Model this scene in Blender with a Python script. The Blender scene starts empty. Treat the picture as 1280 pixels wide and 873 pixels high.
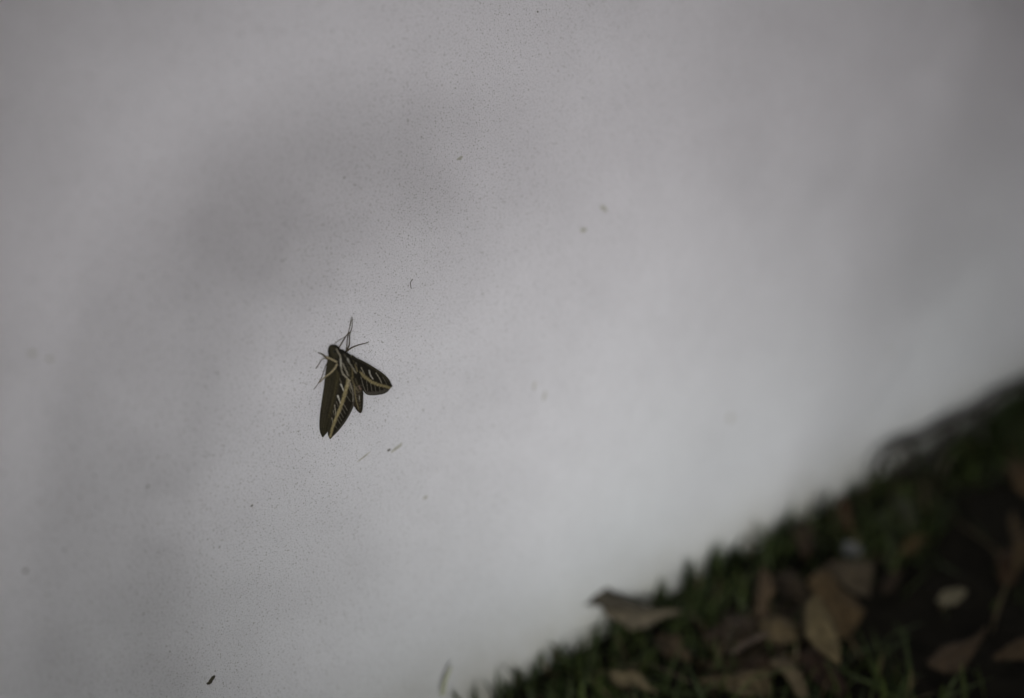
import bpy, math, random
import numpy as np
from mathutils import Vector, Matrix, noise

# ---------------------------------------------------------------- camera
S = bpy.context.scene
C = S.collection
PW, PH = 1280.0, 873.0
LENS = 35.0
FPX = PW * LENS / 36.0
FOCUS = 0.41
TH = math.radians(42)


def nz(v):
    return v / np.linalg.norm(v)


def ray(px, py):
    return np.array([(px - PW / 2) / FPX, -(py - PH / 2) / FPX, -1.0])


# the wall is seen at an angle: depth grows towards the right and downwards
_iso = nz(np.array([-385., -853., 0.]))
_g = np.array([-_iso[1], _iso[0], 0.])
if _g[0] < 0:
    _g = -_g
Nc = math.cos(TH) * np.array([0, 0, 1.]) + math.sin(TH) * _g
_M = nz(np.cross(ray(600, 880), ray(1280, 497)))
Lc = nz(np.cross(_M, Nc))
if Lc[0] < 0:
    Lc = -Lc
Uc = np.cross(Nc, Lc)
ROT = np.array([Lc, -Nc, Uc])              # camera axes -> world axes (x along wall, y into wall, z up)
D_WALL = float(-(ray(440, 480) * FOCUS) @ Nc)
_r = ray(600, 880)
H_CAM = float(-((_r * D_WALL / -(_r @ Nc)) @ Uc))
CAM = np.array([0., -D_WALL, H_CAM])

cam_d = bpy.data.cameras.new('camera')
cam = bpy.data.objects.new('camera', cam_d)
C.objects.link(cam)
mw = Matrix([[float(a) for a in row] for row in ROT]).to_4x4()
mw.translation = Vector(CAM)
cam.matrix_world = mw
cam_d.lens = LENS
cam_d.sensor_width = 36
cam_d.clip_start = 0.01
cam_d.clip_end = 2000
cam_d.dof.use_dof = True
cam_d.dof.focus_distance = FOCUS
cam_d.dof.aperture_fstop = 1.8
cam_d.dof.aperture_blades = 0
S.camera = cam

# ---------------------------------------------------------------- light
SUN_TO = nz(np.array([-0.42, -0.78, 0.34]))        # direction towards the sun
elev = math.asin(SUN_TO[2])
azim = math.atan2(SUN_TO[0], SUN_TO[1])
W = bpy.data.worlds.new('World')
S.world = W
W.use_nodes = True
nt = W.node_tree
bg = nt.nodes['Background']
sky = nt.nodes.new('ShaderNodeTexSky')
sky.sky_type = 'NISHITA'
sky.sun_disc = False
sky.sun_elevation = elev
sky.sun_rotation = azim
sky.dust_density = 6.0
sky.ozone_density = 0.6
hs = nt.nodes.new('ShaderNodeHueSaturation')
hs.inputs['Saturation'].default_value = 0.30
nt.links.new(sky.outputs[0], hs.inputs['Color'])
nt.links.new(hs.outputs[0], bg.inputs['Color'])
bg.inputs['Strength'].default_value = 0.05

sd = bpy.data.lights.new('sun', 'SUN')
sd.energy = 2.8
sd.angle = math.radians(8)
sd.color = (1.0, 0.995, 0.96)
sun = bpy.data.objects.new('sun', sd)
C.objects.link(sun)
sun.location = Vector(SUN_TO * 20)
sun.rotation_euler = Vector(SUN_TO).to_track_quat('Z', 'Y').to_euler()

S.view_settings.view_transform = 'Standard'
S.view_settings.look = 'None'
S.view_settings.gamma = 1.0
S.view_settings.exposure = 0.16
S.render.engine = 'CYCLES'
S.cycles.max_bounces = 6
S.cycles.use_denoising = True

random.seed(4)
rng = np.random.default_rng(4)


# ---------------------------------------------------------------- helpers
def P(px, py, h=0.0):
    """point h metres in front of the wall face that the photograph shows at px, py"""
    r = ROT @ ray(px, py)
    t = (-h - CAM[1]) / r[1]
    return CAM + r * t


def G(px, py, z=0.0):
    """point z metres above the ground"""
    r = ROT @ ray(px, py)
    t = (z - CAM[2]) / r[2]
    return CAM + r * t


def link_mesh(name, verts, faces, mat=None, parent=None, smooth=True, cols=None, ccorner=False):
    me = bpy.data.meshes.new(name)
    me.from_pydata([tuple(map(float, v)) for v in verts], [], faces)
    if smooth:
        me.polygons.foreach_set('use_smooth', [True] * len(me.polygons))
    if cols is not None:
        a = me.color_attributes.new('Col', 'FLOAT_COLOR', 'POINT')
        cc = np.ones((len(verts), 4), np.float32)
        cc[:, :3] = cols
        a.data.foreach_set('color', cc.ravel())
    me.update()
    o = bpy.data.objects.new(name, me)
    C.objects.link(o)
    if mat:
        me.materials.append(mat)
    if parent:
        o.parent = parent
    return o


def tag(o, label=None, cat=None, group=None, kind=None):
    if label:
        o['label'] = label
    if cat:
        o['category'] = cat
    if group:
        o['group'] = group
    if kind:
        o['kind'] = kind
    return o


def empty(name, loc=(0, 0, 0)):
    o = bpy.data.objects.new(name, None)
    o.empty_display_size = 0.02
    o.location = Vector([float(a) for a in loc])
    C.objects.link(o)
    return o


def tube(pts, rad, n=7, closed_ends=True):
    pts = [np.array(p, float) for p in pts]
    V, F = [], []
    up = np.array([0.13, 0.31, 0.94])
    for i, p in enumerate(pts):
        a = pts[max(i - 1, 0)]
        b = pts[min(i + 1, len(pts) - 1)]
        d = nz(b - a + 1e-12)
        s = nz(np.cross(d, up))
        t = np.cross(s, d)
        for k in range(n):
            an = 2 * math.pi * k / n
            V.append(p + rad[i] * (math.cos(an) * s + math.sin(an) * t))
    for i in range(len(pts) - 1):
        for k in range(n):
            F.append((i * n + k, i * n + (k + 1) % n, (i + 1) * n + (k + 1) % n, (i + 1) * n + k))
    if closed_ends:
        F.append(tuple(range(n))[::-1])
        F.append(tuple((len(pts) - 1) * n + k for k in range(n)))
    return V, F


def smooth_path(pts, m=8):
    """Catmull-Rom through the points (any dimension)"""
    p = [np.array(q, float) for q in pts]
    p = [2 * p[0] - p[1]] + p + [2 * p[-1] - p[-2]]
    out = []
    for i in range(1, len(p) - 2):
        for k in range(m):
            t = k / m
            out.append(0.5 * ((2 * p[i]) + (-p[i - 1] + p[i + 1]) * t + (2 * p[i - 1] - 5 * p[i] + 4 * p[i + 1] - p[i + 2]) * t * t
                              + (-p[i - 1] + 3 * p[i] - 3 * p[i + 1] + p[i + 2]) * t ** 3))
    out.append(p[-2])
    return out


def resample(pts, n):
    p = np.array(pts, float)
    d = np.r_[0, np.cumsum(np.linalg.norm(np.diff(p[:, :2], axis=0), axis=1))]
    t = np.linspace(0, d[-1], n)
    return np.stack([np.interp(t, d, p[:, k]) for k in range(p.shape[1])], 1)


# ---------------------------------------------------------------- materials
class Mat:
    def __init__(s, name, rough=0.8, spec=0.3):
        s.m = bpy.data.materials.new(name)
        s.m.use_nodes = True
        s.t = s.m.node_tree
        s.b = s.t.nodes['Principled BSDF']
        s.b.inputs['Roughness'].default_value = rough
        s.b.inputs['Specular IOR Level'].default_value = spec

    def n(s, typ, **kw):
        nd = s.t.nodes.new(typ)
        for k, v in kw.items():
            if hasattr(nd, k) and not k[0].isupper():
                setattr(nd, k, v)
            else:
                nd.inputs[k.replace('_', ' ')].default_value = v
        return nd

    def l(s, a, b):
        s.t.links.new(a, b)

    def obj(s):
        return s.n('ShaderNodeTexCoord').outputs['Object']

    def noise(s, scale, detail=3, rough=0.55, vec=None):
        nd = s.n('ShaderNodeTexNoise')
        nd.inputs['Scale'].default_value = scale
        nd.inputs['Detail'].default_value = detail
        nd.inputs['Roughness'].default_value = rough
        s.l(vec if vec is not None else s.obj(), nd.inputs['Vector'])
        return nd.outputs['Fac']

    def ramp(s, fac, stops):
        r = s.n('ShaderNodeValToRGB')
        e = r.color_ramp.elements
        while len(e) < len(stops):
            e.new(0.5)
        for k, (p, c) in enumerate(stops):
            e[k].position = p
            e[k].color = (*c, 1) if len(c) == 3 else c
        s.l(fac, r.inputs[0])
        return r.outputs['Color']

    def mix(s, fac, a, b, mode='MIX'):
        m = s.n('ShaderNodeMix')
        m.data_type = 'RGBA'
        m.blend_type = mode
        for val, sock in ((fac, m.inputs[0]), (a, m.inputs[6]), (b, m.inputs[7])):
            if isinstance(val, (int, float)):
                sock.default_value = val
            elif isinstance(val, tuple):
                sock.default_value = (*val, 1)
            else:
                s.l(val, sock)
        return m.outputs[2]

    def math(s, op, a, b=0.0, clamp=False):
        m = s.n('ShaderNodeMath')
        m.operation = op
        m.use_clamp = clamp
        for val, sock in ((a, m.inputs[0]), (b, m.inputs[1])):
            if isinstance(val, (int, float)):
                sock.default_value = val
            else:
                s.l(val, sock)
        return m.outputs[0]

    def bump(s, h, strength, dist, nrm=None):
        b = s.n('ShaderNodeBump')
        b.inputs['Strength'].default_value = strength
        b.inputs['Distance'].default_value = dist
        s.l(h, b.inputs['Height'])
        if nrm is not None:
            s.l(nrm, b.inputs['Normal'])
        return b.outputs['Normal']


def g3(v):
    return (v, v, v)


def wall_material():
    M = Mat('painted_plaster', 0.62, 0.25)
    co = M.obj()
    # broad faint unevenness of the paint
    big = M.ramp(M.noise(7, 4, 0.6), [(0.3, (0.742, 0.724, 0.787)), (0.7, (0.775, 0.757, 0.825))])
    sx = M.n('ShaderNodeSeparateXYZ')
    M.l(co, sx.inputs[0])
    light_tint = M.math('SUBTRACT', 1.15, M.math('MULTIPLY', sx.outputs[2], 4.2), True)
    light_tint = M.math('MULTIPLY', light_tint, M.math('ADD', M.noise(5, 3, 0.5), 0.35), True)
    big = M.mix(light_tint, big, (0.722, 0.750, 0.795))      # greenish cast of the light painted into the lower wall, fading upwards
    mid = M.ramp(M.noise(60, 4, 0.65), [(0.3, g3(0.955)), (0.65, g3(1.0))])
    c = M.mix(1.0, big, mid, 'MULTIPLY')
    fine = M.ramp(M.noise(1500, 2, 0.7), [(0.30, g3(0.66)), (0.50, g3(1.0))])
    c = M.mix(1.0, c, fine, 'MULTIPLY')
    # sparse dark pin holes of several sizes; more of them in drifting patches
    for sc, keep, r0, dark in ((1100, 0.42, 0.32, 0.28), (480, 0.74, 0.17, 0.25), (230, 0.95, 0.10, 0.25)):
        v = M.n('ShaderNodeTexVoronoi')
        v.inputs['Scale'].default_value = sc
        M.l(co, v.inputs['Vector'])
        sep = M.n('ShaderNodeSeparateColor')
        M.l(v.outputs['Color'], sep.inputs[0])
        patch = M.noise(14, 2, 0.5)
        sel = M.math('GREATER_THAN', M.math('ADD', sep.outputs[0], M.math('MULTIPLY', M.math('SUBTRACT', patch, 0.5), 0.7)), keep)
        rad = M.math('MULTIPLY', sep.outputs[1], r0)
        inside = M.math('MULTIPLY', M.math('SUBTRACT', 1.0, M.math('DIVIDE', v.outputs['Distance'], M.math('ADD', rad, 0.02)), True), 2.2, True)
        f = M.math('MULTIPLY', M.math('MULTIPLY', inside, sel), 0.75)
        c = M.mix(f, c, (0.75 * dark, 0.74 * dark, 0.70 * dark))
    # algae and soil splash along the foot
    sepx = M.n('ShaderNodeSeparateXYZ')
    M.l(co, sepx.inputs[0])
    foot = M.math('SUBTRACT', 1.0, M.math('DIVIDE', sepx.outputs[2], 0.075), True)
    foot = M.math('MULTIPLY', M.math('MULTIPLY', foot, foot), M.math('ADD', M.noise(38, 5, 0.7), 0.1), True)
    c = M.mix(foot, c, (0.30, 0.29, 0.20))
    M.l(c, M.b.inputs['Base Color'])
    nrm = M.bump(M.noise(9, 3, 0.5), 0.35, 0.004)
    nrm = M.bump(M.noise(900, 4, 0.7), 0.7, 0.0005, nrm)
    nrm = M.bump(M.noise(170, 3, 0.6), 0.4, 0.0006, nrm)
    M.l(nrm, M.b.inputs['Normal'])
    return M.m


def attr_material(name, rough=0.75, spec=0.25, scale=2500, lo=0.75, hi=1.15, transl=0.0, bump=0.00008):
    M = Mat(name, rough, spec)
    a = M.n('ShaderNodeAttribute')
    a.attribute_name = 'Col'
    v = M.ramp(M.noise(scale, 3, 0.6), [(0.3, g3(lo)), (0.7, g3(hi))])
    c = M.mix(1.0, a.outputs['Color'], v, 'MULTIPLY')
    M.l(c, M.b.inputs['Base Color'])
    M.l(M.bump(M.noise(scale, 3, 0.6), 0.5, bump), M.b.inputs['Normal'])
    if transl > 0:
        tr = M.n('ShaderNodeBsdfTranslucent')
        M.l(c, tr.inputs['Color'])
        mx = M.n('ShaderNodeMixShader')
        mx.inputs[0].default_value = transl
        out = M.t.nodes['Material Output']
        M.l(M.b.outputs[0], mx.inputs[1])
        M.l(tr.outputs[0], mx.inputs[2])
        M.l(mx.outputs[0], out.inputs['Surface'])
    return M.m


def plain_material(name, c1, c2, scale, rough=0.8, spec=0.2, bump=0.0003):
    M = Mat(name, rough, spec)
    f = M.noise(scale, 4, 0.6)
    M.l(M.ramp(f, [(0.3, c1), (0.7, c2)]), M.b.inputs['Base Color'])
    M.l(M.bump(f, 0.6, bump), M.b.inputs['Normal'])
    return M.m


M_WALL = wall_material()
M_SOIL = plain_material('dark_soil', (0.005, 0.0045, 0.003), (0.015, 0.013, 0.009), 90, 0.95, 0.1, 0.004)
M_GRASS = attr_material('grass_blades', 0.55, 0.3, 300, 0.8, 1.2, 0.18, 0.0001)
M_LEAF = attr_material('dead_leaf', 0.7, 0.25, 260, 0.62, 1.25, 0.12, 0.0006)
M_SCALE = attr_material('moth_scales', 0.75, 0.2, 2600, 0.7, 1.3, 0.0, 0.00006)
M_HAIR = attr_material('moth_hair', 0.7, 0.2, 3000, 0.8, 1.2, 0.0, 0.00003)
M_LEG = plain_material('moth_leg', (0.045, 0.035, 0.022), (0.12, 0.10, 0.07), 900, 0.7, 0.2, 0.00005)
M_TAN = plain_material('moth_antenna', (0.24, 0.20, 0.12), (0.34, 0.29, 0.19), 1200, 0.7, 0.2, 0.00003)
M_TWIG = plain_material('dark_twig', (0.010, 0.009, 0.008), (0.045, 0.038, 0.032), 260, 0.6, 0.4, 0.0006)
M_DIRT = plain_material('dirt', (0.03, 0.028, 0.020), (0.09, 0.08, 0.06), 900, 0.9, 0.1, 0.0001)
M_SMUDGE = plain_material('smudge', (0.38, 0.375, 0.34), (0.53, 0.52, 0.49), 500, 0.9, 0.1, 0.0001)
M_PALE = plain_material('pale_petal', (0.30, 0.32, 0.34), (0.55, 0.56, 0.57), 200, 0.6, 0.3, 0.0003)
M_STALK = plain_material('pale_grass_stalk', (0.34, 0.37, 0.24), (0.48, 0.50, 0.36), 300, 0.7, 0.2, 0.0001)
M_EYE = plain_material('moth_eye', (0.01, 0.008, 0.006), (0.02, 0.016, 0.012), 900, 0.2, 0.5, 0.00001)

# ---------------------------------------------------------------- the wall
x0, x1, y1, zt = -4.0, 9.0, 0.22, 2.3


def box(a, b):
    V = [(x, y, z) for x in (a[0], b[0]) for y in (a[1], b[1]) for z in (a[2], b[2])]
    F = [(0, 1, 3, 2), (4, 6, 7, 5), (0, 4, 5, 1), (2, 3, 7, 6), (0, 2, 6, 4), (1, 5, 7, 3)]
    return V, F


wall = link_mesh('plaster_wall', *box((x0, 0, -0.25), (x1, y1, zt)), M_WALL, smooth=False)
tag(wall, 'white painted plaster wall with fine pits rising from the grass', 'wall')
M_CAP = plain_material('wall_coping', (0.42, 0.41, 0.39), (0.52, 0.51, 0.49), 30, 0.85, 0.2, 0.001)
for k in range(13):
    xa = x0 - 0.02 + k * (x1 - x0 + 0.04) / 13
    link_mesh('coping_slab', *box((xa, -0.035, zt + 0.002), (xa + (x1 - x0 + 0.04) / 13 - 0.008, y1 + 0.035, zt + 0.055)), M_CAP, wall, smooth=False)

# ---------------------------------------------------------------- the ground


def ground_h(x, y):
    return 0.006 * (noise.noise(Vector((x * 9, y * 9, 0.3)))) + 0.010 * noise.noise(Vector((x * 2.3, y * 2.3, 7.1)))


def spaced(a, b, step, far):
    c = list(np.arange(a, b + 1e-6, step))
    s, p = step, c[-1]
    while p < far:
        s *= 1.6
        p += s
        c.append(p)
    s, p = step, c[0]
    while p > -far:
        s *= 1.6
        p -= s
        c.insert(0, p)
    return c


gx, gy = spaced(-1.2, 2.4, 0.025, 400), spaced(-1.2, 0.4, 0.025, 400)
V = [(x, y, ground_h(x, y)) for y in gy for x in gx]
nx = len(gx)
F = [(j * nx + i, j * nx + i + 1, (j + 1) * nx + i + 1, (j + 1) * nx + i) for j in range(len(gy) - 1) for i in range(nx - 1)]
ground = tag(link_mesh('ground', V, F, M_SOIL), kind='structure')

# ---------------------------------------------------------------- grass


def grass(name, n, xr, yr, hr, wr, label, skip=None, lean=0.9, seed=1):
    r = np.random.default_rng(seed)
    V = np.zeros((n, 7, 3))
    x = r.uniform(*xr, n)
    y = r.uniform(*yr, n)
    if skip is not None:
        k = ~skip(x, y)
        x, y = x[k], y[k]
        n = len(x)
        V = V[:n]
    gone = shade_zone(x, y) & (r.uniform(0, 1, len(x)) < 0.93)
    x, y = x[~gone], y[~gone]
    n = len(x)
    V = V[:n]
    gz = np.array([ground_h(a, b) for a, b in zip(x, y)])
    clump = np.array([noise.noise(Vector((a * 26, b * 26, 2.2))) for a, b in zip(x, y)])
    h = r.uniform(*hr, n) * (1 + 0.75 * clump)
    w = r.uniform(*wr, n)
    az = r.uniform(0, 2 * np.pi, n)
    dz = r.normal(0, lean, n)
    d = np.stack([np.cos(az), np.sin(az)], 1)                  # lean direction
    f = az + r.uniform(-1, 1, n) + np.pi / 2
    s = np.stack([np.cos(f), np.sin(f)], 1)
    for k, (t, ww) in enumerate(((0, 0.8), (0.38, 1.0), (0.75, 0.65))):
        off = np.abs(dz) * h * t ** 1.7
        cx, cy = x + d[:, 0] * off, y + d[:, 1] * off
        cz = gz - 0.002 + h * t / np.sqrt(1 + 0.5 * (np.abs(dz) * t) ** 2)
        V[:, 2 * k, 0], V[:, 2 * k, 1], V[:, 2 * k, 2] = cx - s[:, 0] * w * ww / 2, cy - s[:, 1] * w * ww / 2, cz
        V[:, 2 * k + 1, 0], V[:, 2 * k + 1, 1], V[:, 2 * k + 1, 2] = cx + s[:, 0] * w * ww / 2, cy + s[:, 1] * w * ww / 2, cz
    off = np.abs(dz) * h
    V[:, 6, 0], V[:, 6, 1] = x + d[:, 0] * off, y + d[:, 1] * off
    V[:, 6, 2] = gz + h / np.sqrt(1 + 0.5 * dz ** 2) * 0.98
    V[:, :, 1] = np.minimum(V[:, :, 1], -0.0006) if yr[1] <= 0 else V[:, :, 1]
    base = np.arange(n)[:, None] * 7
    me = bpy.data.meshes.new(name)
    quads = np.concatenate([base + np.array([0, 1, 3, 2]), base + np.array([2, 3, 5, 4])], 0)
    tris = base + np.array([4, 5, 6])
    loops = np.concatenate([quads.ravel(), tris.ravel()]).astype(np.int32)
    starts = np.concatenate([np.arange(len(quads)) * 4, len(quads) * 4 + np.arange(len(tris)) * 3]).astype(np.int32)
    me.vertices.add(n * 7)
    me.vertices.foreach_set('co', V.reshape(-1).astype(np.float32))
    me.loops.add(len(loops))
    me.loops.foreach_set('vertex_index', loops)
    me.polygons.add(len(starts))
    me.polygons.foreach_set('loop_start', starts)
    me.update(calc_edges=True)
    a = me.color_attributes.new('Col', 'FLOAT_COLOR', 'POINT')
    u = r.uniform(0, 1, n)[:, None]
    pal = np.array([0.018, 0.030, 0.008]) * (1 - u) + np.array([0.060, 0.080, 0.021]) * u
    dead = r.uniform(0, 1, n) < 0.10
    pal[dead] = np.array([0.14, 0.11, 0.06]) * r.uniform(0.5, 1.1, (dead.sum(), 1))
    cc = np.ones((n, 7, 4), np.float32)
    cc[:, :, :3] = pal[:, None, :]
    a.data.foreach_set('color', cc.ravel())
    me.materials.append(M_GRASS)
    o = bpy.data.objects.new(name, me)
    C.objects.link(o)
    tag(o, label, 'grass', kind='stuff')
    return o


shade_zone = lambda x, y: (x > 0.40) & (x < 1.5) & (y < -0.062 - 0.012 * np.sin(x * 40)) & (y > -0.45)      # grass thinned to dark soil in place of a cast shadow
near = lambda x, y: (x > -0.3) & (x < 1.3) & (y > -0.5)
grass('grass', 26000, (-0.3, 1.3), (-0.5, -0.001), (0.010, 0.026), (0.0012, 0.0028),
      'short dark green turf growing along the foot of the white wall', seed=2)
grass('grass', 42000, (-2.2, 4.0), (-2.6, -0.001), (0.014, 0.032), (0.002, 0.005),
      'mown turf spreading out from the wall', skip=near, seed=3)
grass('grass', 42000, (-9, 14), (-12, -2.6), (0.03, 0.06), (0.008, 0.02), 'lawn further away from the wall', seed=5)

# taller tufts that stand out against the wall
TUFTS = [(628, 862, 9, .020), (648, 850, 7, .016), (676, 836, 7, .022), (692, 822, 5, .020), (738, 800, 6, .017), (812, 748, 6, .018), (856, 738, 12, .022),
         (880, 718, 10, .022), (960, 672, 8, .018), (985, 660, 8, .014), (1058, 622, 8, .018), (1140, 585, 8, .020), (1240, 520, 9, .022), (1275, 500, 9, .024), (1180, 566, 12, .022), (1196, 556, 12, .024), (1212, 546, 14, .026), (1228, 536, 14, .026), (1244, 526, 14, .028), (1258, 516, 14, .028), (1272, 506, 14, .030), (1290, 498, 14, .030), (770, 790, 6, .020),
         (905, 700, 9, .018), (1020, 640, 8, .017)]
VV, FF, CCs = [], [], []
for (px, py, n, h) in TUFTS:
    p0 = G(px, py, 0.0)
    p0[1] = min(p0[1], -0.004)
    for k in range(int(n * 1.6)):
        a = rng.uniform(0, 2 * math.pi)
        b0 = np.array([p0[0] + rng.normal(0, 0.004), min(p0[1] + rng.normal(0, 0.003), -0.002), ground_h(p0[0], p0[1]) - 0.002])
        hh = h * rng.uniform(0.5, 1.25)
        w = rng.uniform(0.0010, 0.0024)
        d = np.array([math.cos(a), math.sin(a) * 0.6, 0])
        s = np.array([-math.sin(a), math.cos(a), 0])
        i0 = len(VV)
        ln = rng.uniform(0.1, 0.7)
        for t, ww in ((0, .7), (.4, 1), (.75, .7)):
            c = b0 + d * ln * hh * t ** 1.6 + np.array([0, 0, hh * t])
            VV += [c - s * w * ww / 2, c + s * w * ww / 2]
        VV.append(b0 + d * ln * hh + np.array([0, 0, hh * 0.97]))
        FF += [(i0, i0 + 1, i0 + 3, i0 + 2), (i0 + 2, i0 + 3, i0 + 5, i0 + 4), (i0 + 4, i0 + 5, i0 + 6)]
        col = np.array([0.028, 0.042, 0.018]) * rng.uniform(0.6, 1.6)
        CCs += [col] * 7
VV = np.array(VV)
VV[:, 1] = np.minimum(VV[:, 1], -0.0006)
tag(link_mesh('grass_tufts', VV, FF, M_GRASS, cols=np.array(CCs)), 'upright grass tufts pressed against the foot of the wall', 'grass', kind='stuff')


# ---------------------------------------------------------------- unseen bush added behind the camera so its leaves shade the wall
# leaf density fitted to the wall shading wanted, rows upwards, 4 cm cells
SHADE_GRID = [
    [20, 20, 20, 19, 19, 18, 18, 17, 17, 16, 16, 15, 15, 15, 16, 17, 18, 19, 21, 22, 24, 25, 26, 26, 26, 26, 26, 26, 26, 25, 25, 25, 25, 25],
    [20, 20, 20, 19, 19, 18, 18, 17, 17, 16, 16, 15, 15, 15, 16, 16, 18, 19, 21, 23, 24, 25, 26, 26, 26, 26, 26, 26, 26, 25, 25, 25, 25, 25],
    [20, 20, 20, 20, 19, 19, 18, 17, 17, 16, 15, 15, 15, 15, 15, 16, 17, 19, 21, 23, 25, 26, 27, 27, 27, 26, 26, 26, 25, 25, 25, 25, 25, 25],
    [20, 20, 20, 20, 19, 19, 18, 18, 17, 16, 15, 14, 14, 14, 14, 15, 17, 20, 23, 25, 27, 28, 28, 28, 27, 26, 26, 26, 25, 25, 25, 25, 25, 25],
    [21, 21, 21, 20, 20, 19, 19, 18, 17, 16, 15, 14, 13, 12, 13, 14, 16, 20, 26, 29, 33, 32, 31, 29, 27, 27, 26, 25, 25, 25, 25, 25, 25, 25],
    [22, 21, 21, 21, 20, 20, 19, 18, 17, 16, 15, 13, 12, 11, 11, 11, 15, 23, 35, 35, 35, 35, 35, 29, 27, 27, 26, 25, 25, 25, 25, 25, 25, 25],
    [22, 22, 22, 22, 21, 21, 20, 19, 18, 17, 15, 13, 11, 9, 8, 8, 12, 21, 35, 35, 35, 35, 28, 25, 26, 27, 25, 25, 25, 25, 25, 25, 25, 25],
    [23, 23, 23, 23, 22, 22, 21, 20, 19, 18, 16, 13, 9, 6, 5, 4, 5, 9, 14, 14, 16, 13, 14, 17, 20, 24, 24, 24, 24, 24, 24, 24, 25, 25],
    [24, 24, 24, 24, 24, 23, 23, 21, 20, 20, 19, 14, 9, 5, 4, 2, 2, 4, 6, 5, 6, 6, 9, 12, 17, 21, 22, 23, 23, 24, 24, 24, 25, 25],
    [26, 26, 26, 26, 26, 26, 25, 22, 21, 21, 20, 14, 9, 4, 3, 2, 2, 2, 3, 2, 3, 5, 8, 11, 16, 19, 20, 22, 23, 24, 24, 24, 25, 25],
    [27, 27, 27, 28, 29, 30, 32, 23, 17, 15, 16, 12, 7, 4, 3, 4, 5, 6, 6, 7, 8, 10, 11, 13, 16, 18, 20, 22, 23, 24, 24, 24, 25, 25],
    [28, 29, 29, 30, 32, 35, 35, 19, 14, 10, 11, 10, 6, 4, 3, 4, 7, 8, 9, 11, 12, 14, 15, 17, 19, 21, 22, 23, 23, 24, 24, 25, 25, 25],
    [30, 30, 31, 32, 34, 35, 35, 18, 11, 7, 7, 9, 8, 5, 3, 4, 6, 9, 10, 13, 14, 16, 17, 20, 22, 24, 24, 24, 24, 25, 25, 25, 25, 25],
    [31, 31, 32, 33, 35, 35, 35, 19, 9, 4, 3, 8, 10, 8, 6, 5, 7, 9, 11, 13, 14, 14, 17, 22, 25, 26, 26, 25, 25, 25, 26, 26, 26, 26],
    [32, 33, 33, 34, 35, 35, 35, 27, 10, 4, 2, 5, 9, 9, 7, 7, 9, 11, 13, 13, 14, 16, 19, 25, 29, 28, 27, 27, 26, 26, 26, 26, 26, 26],
    [33, 33, 34, 35, 35, 35, 35, 35, 15, 7, 4, 6, 9, 11, 10, 10, 12, 14, 16, 17, 18, 20, 25, 31, 34, 31, 29, 28, 27, 27, 27, 27, 27, 26],
    [34, 34, 35, 35, 35, 35, 35, 35, 31, 13, 9, 10, 13, 14, 14, 15, 16, 18, 19, 21, 22, 27, 35, 35, 35, 33, 30, 29, 28, 28, 27, 27, 27, 27],
    [34, 35, 35, 35, 35, 35, 35, 35, 35, 35, 23, 17, 18, 19, 19, 20, 20, 20, 22, 25, 28, 33, 35, 35, 35, 33, 31, 29, 29, 28, 28, 27, 27, 27],
    [35, 35, 35, 35, 35, 35, 35, 35, 35, 35, 35, 27, 23, 22, 23, 22, 22, 22, 23, 25, 28, 30, 33, 34, 33, 32, 31, 30, 29, 28, 28, 28, 28, 28],
    [35, 35, 35, 35, 35, 35, 35, 35, 35, 34, 32, 28, 25, 24, 23, 23, 23, 23, 24, 25, 27, 29, 30, 31, 31, 31, 30, 30, 29, 29, 28, 28, 28, 28],
    [35, 35, 35, 35, 35, 35, 35, 35, 34, 32, 30, 28, 26, 25, 24, 24, 24, 24, 25, 26, 27, 28, 29, 30, 30, 30, 30, 29, 29, 29, 28, 28, 28, 28],
    [35, 35, 35, 35, 35, 35, 35, 34, 33, 31, 30, 28, 26, 25, 25, 24, 24, 25, 25, 26, 27, 28, 29, 29, 30, 30, 30, 29, 29, 29, 29, 28, 28, 28],
    [35, 35, 35, 35, 35, 35, 34, 33, 32, 31, 29, 28, 27, 26, 25, 25, 25, 25, 25, 26, 27, 28, 29, 29, 30, 30, 30, 29, 29, 29, 29, 28, 28, 28],
]

DENS = 3.8


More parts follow.
